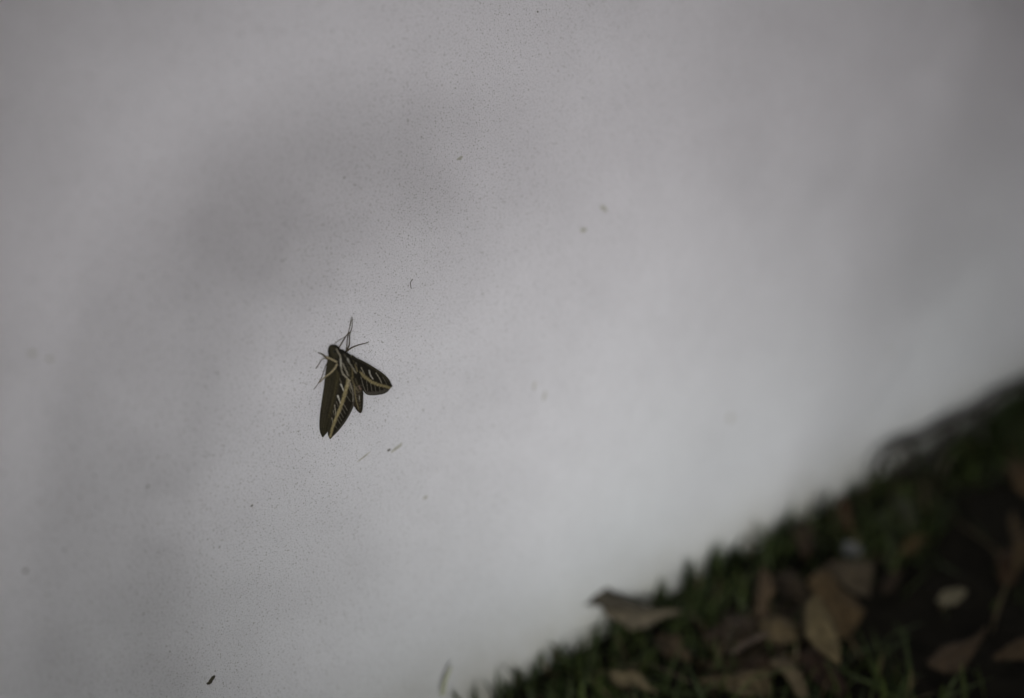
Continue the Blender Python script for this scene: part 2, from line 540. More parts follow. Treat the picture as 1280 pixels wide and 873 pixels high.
def shade_shrub():
    rows = SHADE_GRID
    r = np.random.default_rng(21)
    nr, nc = len(rows), len(rows[0])
    root = empty('shade_shrub', (0.02, -0.83, 0))
    tag(root, 'unseen dark green leafy bush added behind the camera to shade the wall', 'shade_shrub')
    org = np.array([0.02, -0.83, 0.])
    V, F, K = [], [], []
    tips = []
    CE = 0.04
    acc = 0.0
    for j in range(-8, nr + 6):
        cols_ = range(-9, nc + 9)
        for i in (cols_ if j % 2 else reversed(cols_)):
            jj, ii = min(max(j, 0), nr - 1), min(max(i, 0), nc - 1)
            n = rows[jj][ii] / 10 * DENS * 4
            if jj != j or ii != i:
                e = math.hypot((j - jj) / 8.0, (i - ii) / 9.0)
                n = 28.0 * max(0, 1 - e)
            acc += n
            while acc >= 1:
                acc -= 1
                w = np.array([-0.25 + (i + r.uniform(-.5, .5)) * CE, 0, -0.32 + (j + r.uniform(-.5, .5)) * CE])
                c = w + SUN_TO * (1.03 + .20 * r.uniform(-1, 1) * math.sqrt(max(.05, 1 - ((i - nc / 2) / (nc / 2 + 12)) ** 2 - ((j - nr / 2) / (nr / 2 + 12)) ** 2)))
                if c[2] < 0.03:
                    continue
                d = nz(r.normal(0, 1, 3) + np.array([0, 0, 0.3]))
                s = nz(np.cross(d, r.normal(0, 1, 3)))
                u = np.cross(s, d)
                L, w2 = r.uniform(.014, .019), r.uniform(.0042, .0055)
                k = len(V)
                V += [c - d * L / 2, c - d * L * .2 + s * w2 - u * .001, c + d * L * .15 + s * w2 * .9 - u * .001, c + d * L / 2 - u * .002,
                      c + d * L * .15 - s * w2 * .9 - u * .001, c - d * L * .2 - s * w2 - u * .001]
                F += [(k, k + 1, k + 2, k + 3), (k, k + 3, k + 4, k + 5)]
                col = np.array([.030, .050, .018]) * r.uniform(.7, 1.7) + np.array([.02, .01, 0]) * r.uniform(0, 1)
                K += [col] * 6
                if r.uniform() < .003:
                    tips.append(c - d * L / 2)
    V = np.array(V) - org
    tag(link_mesh('shade_foliage', V, F, M_GRASS, root, cols=np.array(K)), kind='stuff')
    for g in range(9):
        b = np.array([r.uniform(-.06, .06), r.uniform(-.05, .05), -0.02])
        a = -.62 + g * .155
        top = np.array([a, r.uniform(-.12, .0), r.uniform(.6, .95) - abs(a) * .35])
        mid = b * .4 + top * .45 + np.array([r.uniform(-.05, .05), r.uniform(-.05, .05), .05])
        path = smooth_path([b, mid, top], 8)
        v, f = tube(path, list(np.linspace(.010, .0025, len(path))), 7)
        st_ = link_mesh('stem', v, f, M_TWIG, root)
        VV, FF = [], []
        for t in tips[g::9]:
            t = t - org
            near_ = min(path[4:], key=lambda p: np.linalg.norm(p - t))
            pp = smooth_path([near_, (near_ + t) / 2 + np.array([0, 0, -.015]), t], 3)
            v, f = tube(pp, list(np.linspace(.0022, .0008, len(pp))), 5)
            o_ = len(VV)
            VV += list(v)
            FF += [tuple(q + o_ for q in ff) for ff in f]
        if VV:
            tag(link_mesh('twigs', VV, FF, M_TWIG, st_), kind='stuff')

    # one long unseen shoot, added to cast the arc of shade on the wall
    up = [P(310, 1150), P(185, 960), P(155, 760), P(168, 600), P(200, 460), P(248, 335), P(315, 245), P(400, 192), P(500, 170), P(590, 152)]
    path = smooth_path([np.array([-.22, -.74, -.02]), np.array([-.16, -.58, .12])] + [np.array(p) + SUN_TO * .46 for p in up[1:]], 6)
    v, f = tube([p - org for p in path], list(np.linspace(.007, .0025, len(path))), 7)
    shoot = link_mesh('shade_shoot', v, f, M_TWIG, root)
    V, F, K = [], [], []
    for i in range(6, len(path)):
        tg = nz(path[min(i + 1, len(path) - 1)] - path[i - 1])
        inw = np.array([.20, 0, .13]) + SUN_TO * .46 - path[i]
        inw = nz(inw - tg * (inw @ tg))
        for q in range(SHOOT):
            c = path[i] + inw * min(.075, r.exponential(.024)) + r.normal(0, .0022, 3)
            d = nz(path[min(i + 1, len(path) - 1)] - path[i - 1] + r.normal(0, .8, 3))
            s = nz(np.cross(d, r.normal(0, 1, 3)))
            L, w2 = r.uniform(.014, .019), r.uniform(.0042, .0055)
            k = len(V)
            V += [c - d * L / 2, c - d * L * .2 + s * w2, c + d * L * .15 + s * w2 * .9, c + d * L / 2, c + d * L * .15 - s * w2 * .9, c - d * L * .2 - s * w2]
            F += [(k, k + 1, k + 2, k + 3), (k, k + 3, k + 4, k + 5)]
            K += [np.array([.030, .050, .018]) * r.uniform(.7, 1.7)] * 6
    tag(link_mesh('shade_shoot_leaves', np.array(V) - org, F, M_GRASS, shoot, cols=np.array(K)), kind='stuff')


SHOOT = 3
shade_shrub()

# ---------------------------------------------------------------- dead leaves
def leaf(pts, width, col, label, curl=0.35, roll=0.0, wave=0.12, tip=None, stem=True, name='dead_leaf', nrm=(0, 0, 1), seed=0, thick=0.0004, lobes=0.0):
    """pts: points along the midrib in world space; width in m; nrm: which way the blade faces"""
    r = random.Random(seed)
    mid = np.array(smooth_path(pts, 8))
    mid = mid + np.array([[0.05 * width * math.sin(i * .45 + seed), 0.05 * width * math.cos(i * .37 + seed * 2), 0.06 * width * math.sin(i * .6 + seed * 3)] for i in range(len(mid))])
    col = np.array(col) * DIM
    n = len(mid)
    m = 6
    V, cols = [], []
    nrm = nz(np.array(nrm, float))
    ph, ph2 = r.uniform(0, 6), r.uniform(0, 6)
    for i, p in enumerate(mid):
        t = i / (n - 1)
        d = nz(mid[min(i + 1, n - 1)] - mid[max(i - 1, 0)])
        s = nz(np.cross(d, nrm))
        u = np.cross(s, d)
        ca, sa = math.cos(roll), math.sin(roll)
        s, u = s * ca + u * sa, u * ca - s * sa
        prof = (math.sin(math.pi * min(1, t ** 0.75)) ** 0.8) * (1 - 0.25 * t) if t < 1 else 0
        prof = max(prof, 0.02)
        for k in range(-m, m + 1):
            q = k / m
            sd_ = 5.0 if k > 0 else 0.0
            wv = 1 + lobes * math.sin(t * 17 + ph + sd_) + 0.55 * noise.noise(Vector((t * 3.2, sd_ + seed * 3.1, 1.5))) + 0.30 * noise.noise(Vector((t * 11, sd_ + seed * 1.3, 4.5)))
            a = q * width / 2 * prof * wv
            z = 1.3 * curl * abs(a) * (0.4 + q * q) + 2.2 * wave * width * 0.25 * math.sin(t * 9 + ph) * q * prof + 0.09 * width * math.sin(t * 12 + k * 1.3 + ph2) * abs(q) * prof
            z += -0.012 * width * (1 if k == 0 else 0)
            V.append(p + s * a * math.cos(curl * abs(q)) + u * z)
            vein = 0.75 if (k == 0) else 1.0
            side = 1.0 + 0.10 * math.sin(t * 32 - abs(q) * 8)
            blot = 0.78 + 0.45 * (0.5 + 0.5 * noise.noise(Vector((t * 4 + seed, q * 2.3, seed * 1.7))))
            edge = 1 - 0.35 * max(0, abs(q) - 0.75) / 0.25
            cols.append(np.array(col) * side * blot * edge * (1.3 if k == 0 else 1.0))
    w = 2 * m + 1
    F = [(i * w + k, i * w + k + 1, (i + 1) * w + k + 1, (i + 1) * w + k) for i in range(n - 1) for k in range(w - 1)]
    root = link_mesh(name, V, F, M_LEAF, cols=np.array(cols))
    sm = root.modifiers.new('thickness', 'SOLIDIFY')
    sm.thickness = thick
    root.data['seed'] = seed
    if stem:
        d = nz(mid[0] - mid[2])
        q = [mid[1] - nrm * 0.0006, mid[0] - nrm * 0.0004, mid[0] + d * width * 0.25 - nrm * 0.001, mid[0] + d * width * 0.5 - np.array([0, 0, width * 0.12])]
        v, f = tube(smooth_path(q, 4), [0.0007] * 13, 6)
        link_mesh('stalk', v, f, M_LEAF, root, cols=np.array([np.array(col) * 0.7] * len(v)))
    # raised midrib as its own piece
    v, f = tube(mid[:-2] - nrm * 0.0002, list(np.linspace(0.0006, 0.0002, n - 2)), 5)
    link_mesh('midrib', v, f, M_LEAF, root, cols=np.array([np.array(col) * 1.15] * len(v)))
    tag(root, label, 'dead leaf', 'dead leaves lying in the grass by the wall')
    return root


DIM = 0.28
TAN, OCH, MAU, BRN, PAL = (.32, .25, .125), (.22, .145, .062), (.20, .155, .095), (.15, .085, .04), (.38, .33, .24)
toCam = -nz(ROT @ ray(1000, 760))
FC = nz(toCam + np.array([0, 0, 0.4]))

def sheet(e1, e2, z0, z1, col, label, seed, camber=1.5, stalk=None, rib=True, two=0.0):
    """a dead leaf lofted between its two margins, given where they lie over the turf; z0 and z1 are the heights of its upper and lower end"""
    n, m = 40, 13
    r = random.Random(seed)
    ys = [p[1] for p in e1 + e2]
    ya, yb = min(ys), max(ys)
    a, b = resample(e1, n), resample(e2, n)
    V, K = [], []
    for i in range(n):
        t = i / (n - 1)
        for k in range(m):
            q = k / (m - 1)
            jag = 2.0 * noise.noise(Vector((t * 14, seed * 3.3, round(q) * 7.0))) * abs(2 * q - 1) ** 2 + 1.0 * noise.noise(Vector((t * 40, seed * 2.3, round(q) * 3.0))) * abs(2 * q - 1) ** 3
            p = a[i] * (1 - q) + b[i] * q
            dr = b[i] - a[i]
            dr = dr / (np.linalg.norm(dr) + 1e-6)
            p = p + dr * jag
            f = (p[1] - ya) / max(1, yb - ya)
            z = z0 + (z1 - z0) * f
            wd = np.linalg.norm(b[i] - a[i]) / 40
            z += camber * .001 * wd * (1 - (2 * q - 1) ** 2) + .0016 * wd * noise.noise(Vector((t * 4 + seed, q * 3, 2.2))) + .0006 * noise.noise(Vector((t * 12 + seed, q * 9, 2.2)))
            z -= .0007 * math.exp(-((q - .5) / .06) ** 2)
            V.append(G(p[0], p[1], max(z, .003)))
            vein = 1 + .16 * (math.sin(t * 46 - abs(q - .5) * 26) > .75)
            blot = .70 + .60 * (0.5 + 0.5 * noise.noise(Vector((t * 3.5 + seed, q * 3.1, seed * 1.7)))) - .5 * max(0, noise.noise(Vector((t * 9 + seed, q * 8, seed * 0.7))) - .25)
            edge = 1 - .3 * max(0, abs(2 * q - 1) - .8) / .2
            c = np.array(col) * DIM * vein * blot * edge
            if two and q > .5:
                c = c * two
            K.append(c)
    F = [(i * m + k, i * m + k + 1, (i + 1) * m + k + 1, (i + 1) * m + k) for i in range(n - 1) for k in range(m - 1)]
    root = link_mesh('dead_leaf', V, F, M_LEAF, cols=np.array(K))
    sm = root.modifiers.new('thickness', 'SOLIDIFY')
    sm.thickness = .00035
    mid = np.array([V[i * m + m // 2] for i in range(1, n - 2)]) + np.array([0, -.0002, .0003])
    if rib:
        v, f = tube(mid, list(np.linspace(.0006, .00025, len(mid))), 5)
        link_mesh('midrib', v, f, M_LEAF, root, cols=np.array([np.array(col) * DIM * 1.2] * len(v)))
    if stalk:
        v, f = tube(smooth_path([mid[0]] + [G(*q) for q in stalk], 5), [.0008] * (5 * len(stalk) + 1), 6)
        link_mesh('stalk', v, f, M_LEAF, root, cols=np.array([np.array(col) * DIM * .6] * len(v)))
    tag(root, label, 'dead leaf', 'dead leaves lying in the grass by the wall')
    return root


sheet([(1017, 744), (1008, 756), (1005, 771), (1005, 794), (1020, 810), (1037, 824), (1048, 831)], [(1017, 744), (1025, 748), (1034, 762), (1044, 780), (1049, 799), (1051, 831)], .036, .020, TAN,
      'pale tan tongue-shaped dead leaf standing at the front of the leaf pile', 1)
sheet([(1009, 727), (1020, 714), (1034, 708), (1053, 736), (1070, 748), (1082, 764), (1074, 780), (1062, 795), (1051, 800)], [(1009, 727), (1016, 742), (1030, 755), (1040, 775), (1048, 799)], .024, .010, OCH,
      'ochre brown dead leaf tucked behind the pale tongue-shaped leaf', 2)
sheet([(1034, 703), (1058, 700), (1094, 704), (1090, 724), (1087, 746)], [(1034, 703), (1044, 722), (1055, 733), (1068, 742), (1085, 747)], .022, .014, MAU,
      'greyish brown dead leaf at the top right of the leaf pile', 3)
sheet([(953, 708), (948, 722), (946, 743), (944, 762), (950, 778), (960, 788)], [(953, 708), (965, 722), (969, 738), (962, 752), (960, 766), (972, 784)], .030, .014, (.22, .150, .085),
      'narrow brown dead leaf standing upright left of the pile', 4, 3)
sheet([(906, 772), (930, 769), (950, 777)], [(904, 800), (909, 813), (930, 794), (950, 786)], .016, .014, (.16, .115, .072), 'dull brown dead leaf lying flat left of the upright narrow leaf', 5)
sheet([(908, 814), (930, 801), (944, 794), (962, 789)], [(908, 817), (920, 817), (937, 806), (962, 794)], .022, .020, (.28, .21, .16), 'thin curled strip of dead leaf with a light edge', 6, rib=False)
sheet([(948, 776), (968, 768), (990, 775), (1006, 785)], [(950, 792), (970, 806), (992, 803), (1005, 790)], .020, .016, (.27, .20, .10), 'small tan dead leaf in the middle of the leaf pile', 7)
sheet([(874, 849), (906, 844), (937, 835), (960, 836)], [(874, 853), (900, 862), (930, 872), (965, 872)], .016, .010, (.25, .19, .095), 'yellowish dead leaf at the lower edge below the pile', 8)
sheet([(962, 826), (976, 819), (990, 825), (1004, 843), (1012, 872)], [(962, 830), (972, 838), (984, 850), (996, 872)], .022, .012, (.27, .21, .12), 'folded light brown dead leaf at the foot of the pile', 9, 3)
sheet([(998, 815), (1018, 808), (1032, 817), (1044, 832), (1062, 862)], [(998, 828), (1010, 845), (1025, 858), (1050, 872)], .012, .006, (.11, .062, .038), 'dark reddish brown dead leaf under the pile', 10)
sheet([(968, 718), (988, 712), (1006, 722), (1010, 738)], [(970, 736), (982, 752), (996, 752), (1008, 744)], .018, .012, (.11, .075, .040), 'dark brown dead leaf between the upright leaf and the ochre leaf', 11)
sheet([(880, 792), (896, 782), (912, 788)], [(884, 812), (898, 822), (908, 808)], .014, .010, (.13, .085, .05), 'crumpled brown dead leaf at the left end of the pile', 40)
sheet([(925, 832), (944, 822), (962, 818)], [(930, 842), (950, 838), (966, 826)], .014, .012, (.16, .10, .055), 'small brown dead leaf under the thin curled strip', 41)
sheet([(1100, 735), (1112, 712), (1122, 706)], [(1104, 742), (1118, 738), (1128, 716)], .012, .008, (.10, .065, .035), 'small dark brown dead leaf right of the greyish brown one', 42)
sheet([(1246, 700), (1256, 684), (1268, 690)], [(1250, 728), (1262, 736), (1272, 722)], .012, .008, (.18, .10, .045), 'rusty crumpled dead leaf low beside the right edge', 43)
sheet([(1171, 748), (1181, 738), (1194, 735), (1208, 737)], [(1171, 752), (1180, 758), (1194, 757), (1208, 743)], .018, .014, (.52, .46, .30), 'small bright cream dead leaf alone in the dark grass', 12, rib=False)
sheet([(1159, 826), (1181, 806), (1205, 801), (1220, 796), (1233, 782)], [(1161, 833), (1181, 842), (1204, 841), (1216, 819), (1234, 788)], .018, .012, (.22, .150, .085), 'reddish brown dead leaf with a raised point in the lower right', 13)
sheet([(1242, 820), (1269, 801), (1292, 790), (1315, 790)], [(1242, 826), (1266, 825), (1292, 826), (1315, 820)], .018, .012, (.23, .155, .08), 'brown dead leaf at the lower right edge of the picture', 14)
sheet([(746, 739), (757, 734), (778, 745), (796, 753), (826, 762)], [(728, 757), (738, 759), (747, 756), (754, 762), (765, 761), (790, 763), (826, 765)], .030, .022, (.19, .165, .12),
      'dark greyish dead leaf folded lengthwise with its tip against the wall', 23, 3, stalk=[(742, 752, .028), (728, 757, .026)])
sheet([(754, 761), (790, 762), (821, 761), (852, 763)], [(757, 771), (775, 778), (788, 789), (806, 786), (828, 773), (852, 766)], .021, .012, (.38, .32, .22),
      'pale grey three-cornered dead leaf lying under the dark one by the wall', 24)
leaf([G(1268, 645, .022), G(1270, 670, .022), G(1272, 695, .018), G(1268, 725, .010)], .012, (.22, .15, .07),
     'upright rusty dead leaf low at the right edge', .4, 0.3, .1, nrm=FC, seed=15)
leaf([G(1272, 575, .020), G(1276, 592, .020), G(1280, 606, .018), G(1290, 622, .010)], .016, (.26, .165, .075),
     'small orange brown dead leaf high at the right edge', .3, -0.3, .1, nrm=FC, seed=16)
leaf([G(1050, 618, .026), G(1053, 636, .024), G(1058, 655, .018), G(1062, 672, .008)], .007, (.24, .14, .07),
     'slender brown dead leaf upright above the pale petal', .6, 0.4, .1, nrm=FC, seed=17, stem=False)
leaf([G(1118, 622, .020), G(1128, 636, .020), G(1138, 650, .018), G(1142, 664, .010)], .009, (.15, .16, .09),
     'faded green leaf standing in the grass near the wall', .4, 0.2, .1, nrm=FC, seed=18, stem=False)
leaf([G(1126, 694, .010), G(1138, 684, .014), G(1150, 676, .014), G(1160, 672, .010)], .009, (.22, .15, .05),
     'small olive yellow leaf right of the pale petal', .3, 0.2, .1, nrm=FC, seed=19, stem=False)
leaf([G(820, 795, .012), G(838, 808, .014), G(852, 820, .012), G(866, 826, .008)], .012, (.17, .12, .065),
     'small brown dead leaf in the turf below the grey folded leaf', .4, 0.2, .1, nrm=FC, seed=20, stem=False)
leaf([G(762, 846, .014), G(782, 850, .014), G(802, 856, .013), G(822, 868, .010)], .009, (.36, .29, .16),
     'narrow straw coloured dead leaf at the bottom edge below the turf', .4, 0.1, .1, nrm=FC, seed=21, stem=False)
leaf([G(995, 655, .016), G(1003, 668, .018), G(1008, 684, .016), G(1006, 700, .008)], .014, (.13, .085, .05),
     'dull brown dead leaf between the turf edge and the pile', .4, -0.2, .1, nrm=FC, seed=22, stem=False)
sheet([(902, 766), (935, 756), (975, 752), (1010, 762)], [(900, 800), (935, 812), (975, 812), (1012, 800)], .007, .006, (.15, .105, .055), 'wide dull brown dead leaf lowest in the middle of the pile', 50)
sheet([(880, 826), (915, 820), (955, 808), (990, 806)], [(884, 846), (920, 850), (960, 846), (995, 840)], .008, .006, (.18, .125, .062), 'broad brown dead leaf below the thin curled strip', 51)
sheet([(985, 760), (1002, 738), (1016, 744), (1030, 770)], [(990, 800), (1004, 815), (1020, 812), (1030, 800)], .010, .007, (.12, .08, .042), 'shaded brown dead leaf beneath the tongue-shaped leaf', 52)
# pale petal
leaf([G(1055, 692, .016), G(1062, 686, .019), G(1070, 686, .019), G(1079, 692, .015)], .009, (.36, .37, .37),
     'greyish white fallen petal above the leaf pile', .3, 0.0, .1, nrm=FC, seed=30, stem=False, name='fallen_petal')['category'] = 'petal'
o = [q for q in C.objects if q.name == 'fallen_petal'][0]
del o['group']

# dark twigs along the foot of the wall
def twig(path, r0, r1, label, branches=(), mat=None):
    pts = smooth_path(path, 7)
    rr = list(np.linspace(r0, r1, len(pts)) * (1 + 0.15 * np.sin(np.arange(len(pts)) * 1.7)))
    v, f = tube(pts, rr, 8)
    o = link_mesh('twig', v, f, mat or M_TWIG)
    for b in branches:
        bp = smooth_path(b, 5)
        v, f = tube(bp, list(np.linspace(r1, r1 * 0.5, len(bp))), 6)
        link_mesh('side_shoot', v, f, mat or M_TWIG, o)
    tag(o, label, 'twig', 'twigs at the foot of the wall')
    return o


twig([P(1096, 592, .012), P(1104, 570, .013), P(1130, 552, .014), P(1158, 543, .012), P(1192, 524, .014), P(1228, 508, .012), P(1250, 492, .013), P(1292, 472, .010)], .0022, .0030,
     'thick dark twig arching along the foot of the wall at the right',
     [[P(1130, 552, .014), P(1142, 562, .018), P(1138, 580, .022), P(1146, 592, .024)], [P(1196, 522, .014), P(1188, 545, .020), P(1172, 562, .026), P(1160, 588, .028)],
      [P(1228, 508, .012), P(1222, 530, .020), P(1232, 552, .028)]])
twig([P(1108, 596, .022), P(1128, 586, .024), P(1152, 572, .026), P(1170, 556, .024), P(1204, 540, .022), P(1250, 506, .020)], .0012, .0016,
     'thinner dark twig lying just below the arching one')
blade = twig([P(553, 868, .006), P(557, 850, .007), P(564, 834, .008)], .0011, .0005, 'lone pale grass stalk in front of the wall left of the turf', mat=M_STALK)
blade.name = 'grass_stalk'
blade['category'] = 'grass stalk'
del blade['group']


# ---------------------------------------------------------------- specks and marks on the wall
def fleck(px, py, a, b, ang, mat, label, h=0.0003, seed=0, name='dirt_speck'):
    """irregular low lump a x b metres, long axis at ang degrees in the wall plane"""
    r = random.Random(seed)
    c = P(px, py, 0)
    n = 14
    V = [(c[0], -h, c[2])]
    ca, sa = math.cos(math.radians(ang)), math.sin(math.radians(ang))
    rad = [r.uniform(0.7, 1.2) for _ in range(n)]
    for ring, (s, hh) in enumerate(((0.55, h * 0.8), (1.0, 0.00003))):
        for k in range(n):
            t = 2 * math.pi * k / n
            u, v = math.cos(t) * a / 2 * s * rad[k], math.sin(t) * b / 2 * s * rad[k]
            V.append((c[0] + u * ca - v * sa, -hh, c[2] + u * sa + v * ca))
    F = [(0, 1 + (k + 1) % n, 1 + k) for k in range(n)]
    F += [(1 + k, 1 + (k + 1) % n, 1 + n + (k + 1) % n, 1 + n + k) for k in range(n)]
    o = link_mesh(name, V, F, mat, wall)
    if label:
        o['label'] = label
    return o


MM = 0.001
fleck(32, 714, 1.5 * MM, 1.2 * MM, 20, M_DIRT, 'round dark speck near the left edge of the photo', .0006, 1)
fleck(185, 608, 0.9 * MM, 0.8 * MM, 0, M_DIRT, None, .0004, 2)
fleck(118, 595, 0.8 * MM, 0.7 * MM, 0, M_DIRT, None, .0004, 3)
fleck(315, 632, 1.4 * MM, 0.8 * MM, 20, M_DIRT, None, .0004, 4)
fleck(430, 222, 0.5 * MM, 0.7 * MM, 0, M_DIRT, None, .0003, 5)
fleck(443, 231, 0.5 * MM, 0.7 * MM, 0, M_DIRT, None, .0003, 6)
fleck(672, 15, 1.0 * MM, 0.8 * MM, 0, M_DIRT, None, .0004, 7)
fleck(265, 848, 3.2 * MM, 1.6 * MM, 30, M_DIRT, 'oblong blackish clod stuck low on the wall', .0012, 8)
fleck(262, 853, 3.0 * MM, 1.6 * MM, 10, M_DIRT, None, .001, 9)
fleck(496, 560, 7.5 * MM, 1.5 * MM, 22, M_SMUDGE, 'grey scuff below the moth', .0002, 10, 'scuff')
fleck(486, 563, 1.9 * MM, 1.1 * MM, 12, M_DIRT, None, .0003, 11)
fleck(455, 571, 7.5 * MM, 0.9 * MM, 20, M_SMUDGE, None, .0002, 12, 'scuff')
fleck(40, 442, 3.0 * MM, 1.6 * MM, -15, M_SMUDGE, None, .0002, 13, 'scuff')
fleck(62, 449, 2.4 * MM, 1.3 * MM, -15, M_SMUDGE, None, .0002, 14, 'scuff')
fleck(755, 261, 5.6 * MM, 2.2 * MM, -38, M_SMUDGE, None, .0002, 15, 'scuff')
fleck(729, 288, 4.5 * MM, 2.5 * MM, 0, M_SMUDGE, None, .0002, 16, 'scuff')
fleck(913, 523, 5.0 * MM, 4.6 * MM, 0, M_SMUDGE, 'faint round grey spot in the right part of the wall', .0002, 17, 'scuff')
fleck(668, 482, 1.4 * MM, 5.0 * MM, -18, M_SMUDGE, None, .0002, 18, 'scuff')
fleck(680, 496, 1.5 * MM, 6.0 * MM, -25, M_SMUDGE, None, .0002, 19, 'scuff')
fleck(575, 198, 3.0 * MM, 1.4 * MM, 15, M_SMUDGE, None, .0002, 20, 'scuff')
fleck(532, 622, 2.6 * MM, 1.8 * MM, 15, M_SMUDGE, None, .0002, 21, 'scuff')
fleck(1112, 440, 5.0 * MM, 3.0 * MM, 15, M_SMUDGE, None, .0002, 22, 'scuff')
for k in range(26):
    px, py = random.gauss(0, 1) * 90 + 575, random.uniform(-20, 873)
    px = 575 - py * 385 / 853 + random.gauss(0, 70)
    s = random.uniform(0.25, 0.55) * MM
    if 395 < px < 495 and 395 < py < 550:
        continue
    fleck(px, py, s, s * random.uniform(0.6, 1.3), random.uniform(0, 180), M_DIRT, None, .00015, 100 + k)
# curved fibre
v, f = tube(smooth_path([P(516, 349, .0006), P(513, 354, .0009), P(514, 361, .0006)], 5), [0.00016] * 11, 5)
tag(link_mesh('fibre', v, f, M_DIRT), 'short curved dark fibre on the wall above and right of the moth', 'fibre')

# ---------------------------------------------------------------- the moth
Z = lambda x, y: (370 + x / 4.593, 380 + y / 4.595)


def ZP(x, y, h):
    return P(*Z(x, y), h * MM)


moth = empty('moth', P(*Z(300, 400), 0))
tag(moth, 'brown striped hawk moth resting head up with wings half spread on the white wall', 'moth')
inv = Matrix.Translation(-Vector(moth.location))


def mpart(name, V, F, mat, cols=None, parent=None, smooth=True):
    V = [Vector(map(float, v)) - moth.location for v in V]
    return link_mesh(name, V, F, mat, parent or moth, smooth, cols)


def seg_dist(pts, poly):
    """distance of points to a polyline, and the position along it 0..1"""
    poly = np.array(poly, float)
    best = np.full(len(pts), 1e9)
    at = np.zeros(len(pts))
    L = np.r_[0, np.cumsum(np.linalg.norm(np.diff(poly, axis=0), axis=1))]
    for i in range(len(poly) - 1):
        a, b = poly[i], poly[i + 1]
        ab = b - a
        t = np.clip(((pts - a) @ ab) / (ab @ ab), 0, 1)
        d = np.linalg.norm(pts - (a + t[:, None] * ab), axis=1)
        k = d < best
        best[k] = d[k]
        at[k] = (L[i] + t[k] * (L[i + 1] - L[i])) / L[-1]
    return best, at


def paint(cols, pts, poly, w0, w1, col, soft=1.6, alpha=1.0, wob=.15):
    d, t = seg_dist(pts, poly)
    w = (w0 + (w1 - w0) * t) / 2 * (1 + .1 * (wob > 0)) * (1 + wob * np.sin(pts[:, 0] * .31 + pts[:, 1] * .23))
    soft = soft * (1.8 if wob > 0 else 1.2)
    k = np.clip((w - d) / soft + 0.5, 0, 1) * alpha
    return cols * (1 - k[:, None]) + np.array(col) * k[:, None]


def wing(name, e1, e2, base, strokes, parent=None, camber=0.5, nu=54, nv=150, thick=0.00018, edge=None):
    """loft between two edges given as (zoom x, zoom y, height in mm)"""
    a = resample(smooth_path(e1, 8), nv)
    b = resample(smooth_path(e2, 8), nv)
    V, pts = [], []
    for i in range(nv):
        for k in range(nu):
            s = k / (nu - 1)
            q = a[i] * (1 - s) + b[i] * s
            width = np.linalg.norm(a[i][:2] - b[i][:2])
            h = q[2] + camber * math.sin(math.pi * s) * min(1, width / 60) + 0.05 * math.sin(s * 30 + i * .05)
            V.append(ZP(q[0], q[1], h))
            pts.append(q[:2])
    pts = np.array(pts)
    F = [(i * nu + k, i * nu + k + 1, (i + 1) * nu + k + 1, (i + 1) * nu + k) for i in range(nv - 1) for k in range(nu - 1)]
    cols = np.tile(np.array(base, float), (len(V), 1))
    for st in strokes:
        cols = paint(cols, pts, *st)
    # mottling of the scales
    mt = np.array([noise.noise(Vector((p[0] * .11, p[1] * .11, 3))) + 0.6 * noise.noise(Vector((p[0] * .4, p[1] * .4, 9))) for p in pts])
    cols = cols * (1 + 0.38 * mt)[:, None]
    o = mpart(name, V, F, M_SCALE, np.clip(cols, 0.002, 1), parent)
    m = o.modifiers.new('thickness', 'SOLIDIFY')
    m.thickness = thick
    return o


OLV = (.028, .024, .013)
DRK = (.014, .0115, .0075)
BAND = (.24, .20, .105)
VEIN = (.34, .31, .245)
WHT = (.48, .46, .41)
MARG = (.064, .057, .047)
OLV2 = (.055, .048, .022)

